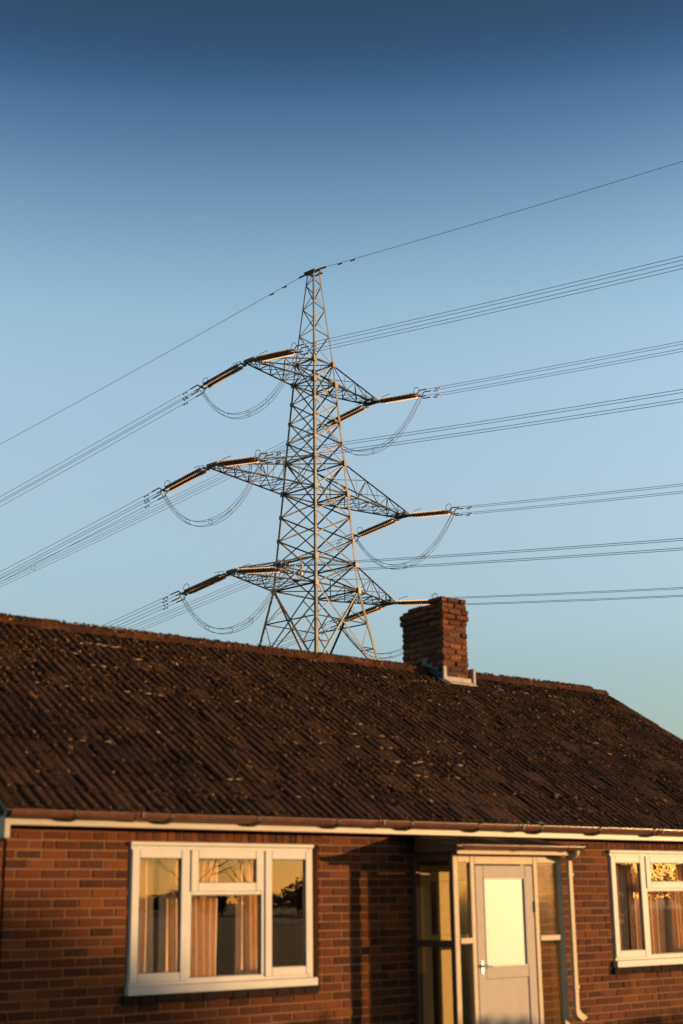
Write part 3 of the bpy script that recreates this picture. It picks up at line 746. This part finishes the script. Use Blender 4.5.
# ------------------------------------------------------------------ lattice tower
TB = Vector((61.73, 68.22, 0)); PSI = R(6.62)
AX = Vector((math.cos(PSI), math.sin(PSI), 0)); BX = Vector((-math.sin(PSI), math.cos(PSI), 0)); UP = Vector((0, 0, 1))
LV = [(0, 6.3), (9.3, 4.6), (17.2, 3.22), (23.24, 2.15), (25.16, 2.02), (30.45, 1.66), (32.8, 1.52), (38.91, 1.10), (40.53, .99), (48.1, .30)]
def half(z):
    for (z0, w0), (z1, w1) in zip(LV[:-1], LV[1:]):
        if z0 <= z <= z1: return w0 + (w1 - w0) * (z - z0) / (z1 - z0)
def corner(i, z):
    sa, sb = ((-1, -1), (1, -1), (1, 1), (-1, 1))[i % 4]; h = half(z); return TB + AX * sa * h + BX * sb * h + UP * z
tower = empty('electricity_pylon', TB)
tag(tower, 'tall steel lattice electricity pylon with six crossarms behind the bungalow roof', 'pylon')
bpy.context.view_layer.update()
tinv = Matrix.Translation(-TB)
def l_mesh():
    t_ = .14; pr = [(0, 0), (1, 0), (1, t_), (t_, t_), (t_, 1), (0, 1)]; n = 6
    vs = [(x - .3, y - .3, z) for z in (0, 1) for x, y in pr]
    fs = [(0, 1, 2, 3), (0, 3, 4, 5), (9, 8, 7, 6), (11, 10, 9, 6)] + [(i, (i + 1) % n, n + (i + 1) % n, n + i) for i in range(n)]
    me = bpy.data.meshes.new('angle_bar'); me.from_pydata(vs, [], fs); me.update(); me.materials.append(M['galvanised_steel']); return me
LB = l_mesh()
def bar(name, p, q, wd, par, ref=None):
    d = q - p; L = d.length; z = d / L
    ref = ref if ref is not None else (TB + UP * p.z - (p + q) / 2)
    x = (ref - z * ref.dot(z))
    if x.length < 1e-4: x = z.orthogonal()
    wd = wd * .85; x.normalize(); x = (Matrix.Rotation(R(-45), 3, z) @ x); y = z.cross(x)
    mw = Matrix((( x.x * wd, y.x * wd, z.x * L, p.x), (x.y * wd, y.y * wd, z.y * L, p.y), (x.z * wd, y.z * wd, z.z * L, p.z), (0, 0, 0, 1)))
    o = link(name, LB, par); o.matrix_parent_inverse = tinv; o.matrix_basis = mw; return o
def plate(p, s, par, d=None):
    o = link('gusset_plate', GP, par); o.matrix_parent_inverse = tinv
    o.matrix_basis = Matrix.Translation(p) @ Matrix.Rotation(PSI, 4, 'Z') @ Matrix.Diagonal((s, s, s * 1.35, 1)); return o
gpm = MB().box(-.5, .5, -.5, -.42, -.5, .5); gpm.box(-.5, -.42, -.419, .5, -.5, .5)
GP = bpy.data.meshes.new('gusset'); GP.from_pydata(gpm.v, [], gpm.f); GP.update(); GP.materials.append(M['galvanised_steel'])
for i in range(4):
    for (z0, _), (z1, _) in zip(LV[:-1], LV[1:]):
        bar('leg', corner(i, z0), corner(i, z1), .24 if z1 < 24 else (.21 if z1 < 39.5 else .13), tower)
# X braced panels of the body
def xpanels(za, zb, n, wd):
    zs = [za + (zb - za) * k / n for k in range(n + 1)]
    for z0, z1 in zip(zs[:-1], zs[1:]):
        for i in range(4):
            bar('brace', corner(i, z0), corner(i + 1, z1), wd, tower); bar('brace', corner(i + 1, z0), corner(i, z1), wd, tower)
    for z in zs[1:-1]:
        for i in range(4): plate(corner(i, z), .2, tower)
xpanels(38.91, 40.53, 1, .09); xpanels(32.8, 38.91, 4, .095); xpanels(30.45, 32.8, 1, .10); xpanels(25.16, 30.45, 3, .10); xpanels(23.24, 25.16, 1, .10)
for z in (23.24, 25.16, 30.45, 32.8, 38.91, 40.53):
    for i in range(4): bar('strut', corner(i, z), corner(i + 1, z), .11, tower); plate(corner(i, z), .3, tower)
    bar('plan_brace', corner(0, z), corner(2, z), .07, tower); bar('plan_brace', corner(1, z), corner(3, z), .07, tower)
# lower splayed body: large crosses with redundant members
for z0, z1 in ((17.2, 23.24), (9.3, 17.2), (0.0, 9.3)):
    for i in range(4):
        a0, a1, b0, b1 = corner(i, z0), corner(i, z1), corner(i + 1, z0), corner(i + 1, z1)
        bar('brace', a0, b1, .13, tower); bar('brace', b0, a1, .13, tower)
        if z1 > 20:
            # crossing point and short redundants
            wa, wb = half(z1), half(z0); f = wa / (wa + wb); X = a1.lerp(b0, f); zx = X.z
            for c_, (lo, hi) in ((i, (a0, a1)), (i + 1, (b0, b1))):
                bar('redundant', corner(c_, zx), X, .08, tower)
                mlow = lo.lerp(X, .5); bar('redundant', corner(c_, mlow.z), mlow, .07, tower); bar('redundant', corner(c_, zx), mlow, .07, tower)
                mh = hi.lerp(X, .5); bar('redundant', corner(c_, zx), mh, .07, tower)
    for i in range(4): bar('strut', corner(i, z0 + .02), corner(i + 1, z0 + .02), .12, tower) if z0 > 1 else None; plate(corner(i, z0 if z0 > 1 else .3), .5, tower)
# peak: single lacing, staggered from face to face
zs = [40.53 + (47.8 - 40.53) * (1 - (1 - k / 7) ** 1.12) for k in range(8)]
for i in range(4):
    for k in range(7):
        a, b_ = (i, i + 1) if (k + i) % 2 else (i + 1, i)
        bar('brace', corner(a, zs[k]), corner(b_, zs[k + 1]), .07, tower)
pk = MB(); tp = TB + UP * 48.05
for s_ in (-1, 1):
    pk.tube([tp + AX * .45 * s_ - BX * .55, tp + AX * .45 * s_ + BX * .55], .07, 6); pk.tube([tp - AX * .5 + BX * .45 * s_, tp + AX * .5 + BX * .45 * s_], .07, 6)
pk.tube([tp - BX * .75 + UP * .05, tp + BX * .75 + UP * .05], .09, 6)
o = pk.build('peak_frame', 'galvanised_steel', tower); o.matrix_parent_inverse = tinv

ARMS = {'top': (38.91, 40.53, 6.43, 39.05), 'middle': (30.45, 32.8, 9.77, 30.52), 'bottom': (23.24, 25.16, 7.89, 23.34)}
TIP = {}
for nm, (zl, zu, L, zt) in ARMS.items():
    for s_ in (-1, 1):
        arm = empty('crossarm', (0, 0, 0), tower); side = 'near' if s_ < 0 else 'far'
        tip = TB + AX * s_ * L + UP * zt; TIP[(nm, s_)] = tip
        ids = (0, 3) if s_ < 0 else (1, 2)
        ref = -UP
        arm_inv = tinv
        tw_ = .38
        endl = [tip + BX * tw_ * (1 if k else -1) for k in (0, 1)]
        lo = [corner(i, zl) for i in ids]; hi = [corner(i, zu) for i in ids]
        endh = [e + UP * .32 - AX * s_ * .1 for e in endl]
        def B(n_, p, q, wd):
            o = bar(n_, p, q, wd, arm, ref); return o
        for k in (0, 1): B('chord', lo[k], endl[k], .14); B('chord', hi[k], endh[k], .13)
        n = {'top': 4, 'middle': 6, 'bottom': 5}[nm]
        P = lambda A, E, f: A.lerp(E, f)
        for j in range(n):
            f0, f1 = j / n, (j + 1) / n
            for k in (0, 1):
                if j: B('post', P(lo[k], endl[k], f0), P(hi[k], endh[k], f0), .06)
                if j % 2: B('brace', P(lo[k], endl[k], f0), P(hi[k], endh[k], f1), .065)
                else: B('brace', P(hi[k], endh[k], f0), P(lo[k], endl[k], f1), .065)
            a_ = j % 2
            B('brace', P(lo[a_], endl[a_], f0), P(lo[1 - a_], endl[1 - a_], f1), .06)
            B('brace', P(lo[1 - a_], endl[1 - a_], f0), P(lo[a_], endl[a_], f1), .06)
            B('brace', P(hi[a_], endh[a_], f0), P(hi[1 - a_], endh[1 - a_], f1), .055)
            if j: B('strut', P(lo[0], endl[0], f0), P(lo[1], endl[1], f0), .065)
        tpm = MB(); c0 = tip + UP * .13
        for k in (-1, 1):
            tpm.tube([c0 + BX * .48 * k - AX * s_ * .55, c0 + BX * .48 * k + AX * s_ * .14], .10, 6)
        tpm.tube([c0 - BX * .55 + AX * s_ * .05, c0 + BX * .55 + AX * s_ * .05], .16, 8); tpm.tube([c0 - BX * .5 - AX * s_ * .4 + UP * .12, c0 + BX * .5 - AX * s_ * .4 + UP * .12], .08, 6)
        o = tpm.build('tip_plate', 'galvanised_steel', arm); o.matrix_parent_inverse = tinv

# ------------------------------------------------------------------ insulators, jumpers and wires
AZ_R, AZ_L, KC = R(172), R(-14), .00033
SL = {('top', -1): (.117, .22), ('top', 1): (.115, .20), ('middle', -1): (.125, .22), ('middle', 1): (.12, .19), ('bottom', -1): (.131, .205), ('bottom', 1): (.125, .18)}
STR = 4.5
arm_words = {('top', -1): 'top crossarm on the left', ('top', 1): 'top crossarm on the right', ('middle', -1): 'longest middle crossarm on the left', ('middle', 1): 'longest middle crossarm on the right',
             ('bottom', -1): 'lowest crossarm on the left', ('bottom', 1): 'lowest crossarm on the right'}
def at(S, az, s, t): return S + Vector((math.sin(az) * t, math.cos(az) * t, -s * t + KC * t * t))
def insulator(key, az, s, label):
    S = TIP[key] + UP * .05; hd = Vector((math.sin(az), math.cos(az), 0)); d = Vector((hd.x, hd.y, -s)).normalized(); sd = hd.cross(UP).normalized(); nd = sd.cross(d)
    if nd.z < 0: nd = -nd
    S = S + hd * .4
    e = empty('insulator_set', S); tag(e, label, 'insulator', 'insulator sets holding the power lines'); inv = Matrix.Translation(-S)
    def put(mb, n_, m_, sm=False): o = mb.build(n_, m_, e, sm); o.matrix_parent_inverse = inv; return o
    a0, a1 = .55, STR - .55
    for k in (-1, 1):
        off = sd * .24 * k; nd_ = 21; pts = []; rs = []
        for i in range(nd_):
            t0 = a0 + (a1 - a0) * i / nd_; st = (a1 - a0) / nd_
            for f, r_ in ((0, .055), (.25, .06), (.45, .15), (.60, .16), (.66, .06)): pts.append(S + off + d * (t0 + f * st)); rs.append(r_)
        pts.append(S + off + d * a1); rs.append(.05)
        put(MB().tube(pts, rs, 9), 'disc_string', 'insulator_glaze')
    fit = MB(); fit.tube([S - d * .3, S + d * .32], .05, 6); fit.tube([S + d * .3 - sd * .33, S + d * .3 + sd * .33], .07, 6); fit.tube([S + d * .12 - sd * .1, S + d * .12 + sd * .1], .1, 6)
    for k in (-1, 1): fit.tube([S + d * .3 + sd * .24 * k, S + d * .56 + sd * .24 * k], .05, 6)
    put(fit, 'shackle', 'fitting_metal')
    yk = MB(); E = S + d * STR
    for k in (-1, 1): yk.tube([S + d * (a1 - .02) + sd * .24 * k, E - d * .2 + sd * .24 * k], .05, 6)
    yk.tube([E - d * .2 - sd * .34, E - d * .2 + sd * .34], .07, 6)
    for k in (-1, 1):
        yk.tube([E - d * .2 + sd * .25 * k, E + sd * .25 * k + nd * .25], .045, 6); yk.tube([E - d * .2 + sd * .25 * k, E + sd * .25 * k - nd * .25], .045, 6)
    put(yk, 'yoke', 'fitting_metal')
    rg = MB(); c = E - d * .55 + nd * .38
    rg.tube([c + (d * math.cos(a_) + nd * math.sin(a_)) * .26 for a_ in [i * 2 * math.pi / 14 for i in range(15)]], .025, 5, False)
    put(rg, 'arcing_ring', 'fitting_metal')
    hn = MB(); hn.tube([S + d * .3 + nd * .05, S + d * .5 + nd * .35, S + d * 1.3 + nd * .5], .022, 5); put(hn, 'arcing_horn', 'fitting_metal')
    return E, d, sd, nd
def wire_bundle(E, d, sd, nd, az, s, length, label):
    e = empty('power_line', E); tag(e, label, 'power line', 'quadruple conductor power lines'); inv = Matrix.Translation(-E)
    n = 44
    for a_ in (-1, 1):
        for b__ in (-1, 1):
            off = sd * .25 * a_ + nd * .25 * b__
            pts = [at(E + off, az, s, length * i / n) for i in range(n + 1)]
            o = MB().tube(pts, .017, 5).build('conductor', 'aluminium_cable', e); o.matrix_parent_inverse = inv
            dm = MB()      # dead-end clamp and vibration damper
            o = MB().tube([E + off, E + off + d * .75], .045, 6).build('dead_end_clamp', 'fitting_metal', e); o.matrix_parent_inverse = inv
            q = at(E + off, az, s, 1.5 + .25 * a_) - UP * .09
            dm.tube([q - d * .22, q - d * .12, q - d * .1, q + d * .1, q + d * .12, q + d * .22], [.045, .045, .018, .018, .045, .045], 6); dm.tube([q, q + UP * .09], .02, 4)
            o = dm.build('damper', 'fitting_metal', e); o.matrix_parent_inverse = inv
    for tt in (34, 72):
        sp_ = MB(); q = [at(E + sd * .25 * a_ + nd * .25 * b__, az, s, tt) for a_, b__ in ((-1, -1), (1, -1), (1, 1), (-1, 1))]
        sp_.tube(q + [q[0]], .022, 5); o = sp_.build('spacer', 'fitting_metal', e); o.matrix_parent_inverse = inv
def jumper(E1, E2, sag, key, label):
    e = empty('jumper_loop', E1); tag(e, label, 'jumper cable', 'jumper loops under the crossarms'); inv = Matrix.Translation(-E1)
    hd = (E2 - E1); hd.z = 0; hd.normalize(); sd = hd.cross(UP)
    n = 26; rows = []
    for a_ in (-1, 1):
        for b__ in (0, 1):
            pts = []
            for i in range(n + 1):
                f = i / n; p = E1.lerp(E2, f) - UP * sag * (1 - abs(2 * f - 1) ** 2.3) + sd * .16 * a_ - UP * (.0 + .34 * b__ * math.sin(math.pi * f) ** .6)
                pts.append(p)
            rows.append(pts)
            o = MB().tube(pts, .017, 5).build('conductor', 'aluminium_cable', e); o.matrix_parent_inverse = inv
    for f in (.28, .5, .72):
        i = int(f * n); q = [rows[0][i], rows[1][i], rows[3][i], rows[2][i]]
        o = MB().tube(q + [q[0]], .018, 5).build('spacer', 'fitting_metal', e); o.matrix_parent_inverse = inv
for key in TIP:
    wds = arm_words[key]; sr, sl_ = SL[key]
    E1, d1, s1, n1_ = insulator(key, AZ_R, sr, f'brown twin insulator string pulling right from the {wds}')
    E2, d2, s2, n2_ = insulator(key, AZ_L, sl_, f'brown twin insulator string pulling left from the {wds}')
    wire_bundle(E1, d1, s1, n1_, AZ_R, sr, 130 if key[1] < 0 else 130, f'four-wire power line running off to the right from the {wds}')
    wire_bundle(E2, d2, s2, n2_, AZ_L, sl_, 190, f'four-wire power line running off to the left from the {wds}')
    jumper(E2, E1, 3.1, key, f'slack jumper loop hanging below the tip of the {wds}')
apex = TB + UP * 48.22
for az, s, nm_, L in ((AZ_R, .106, 'right', 130), (AZ_L, .197, 'left', 190)):
    hd = Vector((math.sin(az), math.cos(az), 0)); P0 = apex + hd * .5
    e = empty('earth_wire', P0); tag(e, f'single earth wire running from the pylon peak to the {nm_}', 'earth wire', 'earth wires at the pylon peak'); inv = Matrix.Translation(-P0)
    o = MB().tube([at(P0, az, s, L * i / 44) for i in range(45)], .019, 5).build('conductor', 'aluminium_cable', e); o.matrix_parent_inverse = inv
    o = MB().tube([P0 - hd * .5, at(P0, az, s, .9)], .07, 6).build('clamp', 'fitting_metal', e); o.matrix_parent_inverse = inv
    for tt in (2.3, 3.6):
        q = at(P0, az, s, tt) - UP * .08
        o = MB().tube([q - hd * .25, q + hd * .25], .05, 6).build('damper', 'fitting_metal', e); o.matrix_parent_inverse = inv

# ------------------------------------------------------------------ planting
def leaves(mb, c, rad, n, size, rr, shell=.55):
    for _ in range(n):
        while True:
            v = Vector((rr.uniform(-1, 1), rr.uniform(-1, 1), rr.uniform(-1, 1)))
            if shell < v.length < 1: break
        p = Vector(c) + Vector((v.x * rad[0], v.y * rad[1], v.z * rad[2]))
        a = Vector((rr.gauss(0, 1), rr.gauss(0, 1), rr.gauss(0, 1))).normalized(); b_ = a.orthogonal().normalized(); s = size * rr.uniform(.6, 1.4)
        mb.add([p - a * s, p + b_ * s * .45, p + a * s, p - b_ * s * .45], [(0, 1, 2, 3)])
rr = random.Random(3)
SX, SY = 4.93, -.30
sh = empty('shrub', (SX, SY, 0)); tag(sh, 'dark rounded shrub at the foot of the wall, bottom left corner', 'shrub'); inv = Matrix.Translation((-SX, -SY, 0))
mb = MB()
for k in range(12):
    leaves(mb, (SX + rr.uniform(-.2, .12), SY + rr.uniform(-.1, .1), .56 + rr.uniform(-.3, .26)), (.24, .17, .2), 260, .03, rr, .2)
o = mb.build('foliage', 'hedge_leaf', sh); o.matrix_parent_inverse = inv
st = MB()
for k in range(5): st.tube([(SX + .02 * k, SY, 0), (SX + rr.uniform(-.1, .1), SY + rr.uniform(-.05, .05), .3), (SX + rr.uniform(-.2, .2), SY + rr.uniform(-.1, .1), .6)], [.02, .014, .006], 5)
o = st.build('stem', 'bark', sh); o.matrix_parent_inverse = inv
hg = MB()
for k in range(150): leaves(hg, (16.3 + 12 * k / 149 + rr.uniform(-.1, .1), -8 + rr.uniform(-.3, .3), .66 + rr.uniform(-.45, .76)), (.45, .35, .32), 130, .06, rr, .3)
hd_ = hg.build('added_shade_hedge', 'hedge_leaf'); tag(hd_, 'unseen hedge added in front of the bungalow to shade the foot of the wall', 'hedge')  # hedge added out of view, its height set by the shade wanted

# trees across the fields: they show in the window panes
tl = MB()
def far_tree(x, y, h, wd, n):
    tl.tube([(x, y, 0), (x, y, h * .5)], [.2, .1], 5)
    for k in range(7):
        c = (x + rr.uniform(-.5, .5) * wd, y + rr.uniform(-.5, .5) * wd, h * rr.uniform(.25, .78)); leaves(tl, c, (wd * .38, wd * .38, h * .22), n * 2, .28, rr, .1)
D0 = 230
for k in range(95):
    a_ = R(2 + 62 * k / 94 + rr.uniform(-.4, .4)); dd = D0 + rr.uniform(-25, 60)
    h = rr.choice((3.2, 3.8, 4.5, 5.2, 6.0)) * (1.3 if 36 < math.degrees(a_) < 38.5 else 1.7 if math.degrees(a_) > 45 else 1)
    far_tree(8 + dd * math.sin(a_), -dd * math.cos(a_), h, rr.uniform(3, 6), 55)
wd_ = tl.build('treeline', 'evergreen'); tag(wd_, 'dark distant line of trees across the fields, mirrored in the panes', 'trees', kind='stuff')
def bare_tree(x, y, h, seed, label, fine=.0035, low=.10):
    r2 = random.Random(seed); mb = MB()
    def grow(p, d, L, rad, depth):
        n = 3; pts = [p]; rs = [rad]
        for i in range(n):
            d = (d + Vector((r2.uniform(-.18, .18), r2.uniform(-.18, .18), r2.uniform(-.08, .14)))).normalized(); p = p + d * L / n; pts.append(p); rs.append(rad * (1 - .45 * (i + 1) / n))
        mb.tube(pts, rs, 5 if depth < 3 else 3, False)
        if depth >= 6: return
        for k in range(3 if depth < 2 else r2.choice((2, 3))):
            q = pts[r2.choice((1, 2, 3, 3))]; ax = Vector((r2.gauss(0, 1), r2.gauss(0, 1), r2.gauss(0, 1))).normalized()
            nd = (Matrix.Rotation(R(r2.uniform(22, 62)), 3, ax) @ d); nd.z += .06; nd.normalize()
            grow(q, nd, L * r2.uniform(.62, .82), max(fine, rad * .52), depth + 1)
    e = empty('bare_tree', (x, y, 0)); tag(e, label, 'tree', 'bare trees in front of the house'); inv = Matrix.Translation((-x, -y, 0))
    tr_ = MB().tube([(x, y, 0), (x + .04, y, h * .09), (x, y, h * .18)], [.16, .13, .12], 8); o = tr_.build('trunk', 'bark', e); o.matrix_parent_inverse = inv
    for k in range(4): grow(Vector((x, y, h * low + k * h * .03)), Vector((r2.uniform(-.8, .8), r2.uniform(-.8, .8), .8)).normalized(), h * .24, .04, 1)
    o = mb.build('crown', 'bark', e); o.matrix_parent_inverse = inv
bare_tree(8 + 40 * math.sin(R(31.4)), -40 * math.cos(R(31.4)), 7.5, 11, 'leafless tree mirrored in the left pane of the three-light window')
bare_tree(8 + 46 * math.sin(R(35.2)), -46 * math.cos(R(35.2)), 8, 12, 'leafless tree mirrored in the middle panes of the three-light window')

bare_tree(54.0, -35, 9, 21, 'unseen leafless tree added towards the low sun to dapple the roof', .009, .74)  # added out of view so its twigs dim the lower left roof
bare_tree(51.5, -34, 9, 22, 'second unseen leafless tree added beside the rounded evergreen to dapple the roof', .009, .74)  # added likewise, crown raised to keep its shade on the roof
ev = empty('added_shade_evergreen', (51.0, -35, 0)); tag(ev, 'unseen rounded evergreen added far to the right to shade the lower left wall', 'tree'); inv = Matrix.Translation((-51.0, 35, 0))  # added out of view, crown shaped for the shade on the wall
o = MB().tube([(51.0, -35, 0), (51.1, -35, 1.5), (51.0, -35, 3.5)], [.18, .14, .08], 7).build('trunk', 'bark', ev); o.matrix_parent_inverse = inv
mb = MB()
for k in range(130):
    a_ = rr.uniform(0, 6.283); r_ = 2.4 * math.sqrt(rr.random()); leaves(mb, (51.0 + r_ * math.cos(a_), -35 + r_ * math.sin(a_) * .7, 5.80 - .55 * r_ * r_ - 4.0 * rr.random() ** 2), (.7, .6, .5), 160, .14, rr, .2)
o = mb.build('crown', 'evergreen', ev); o.matrix_parent_inverse = inv
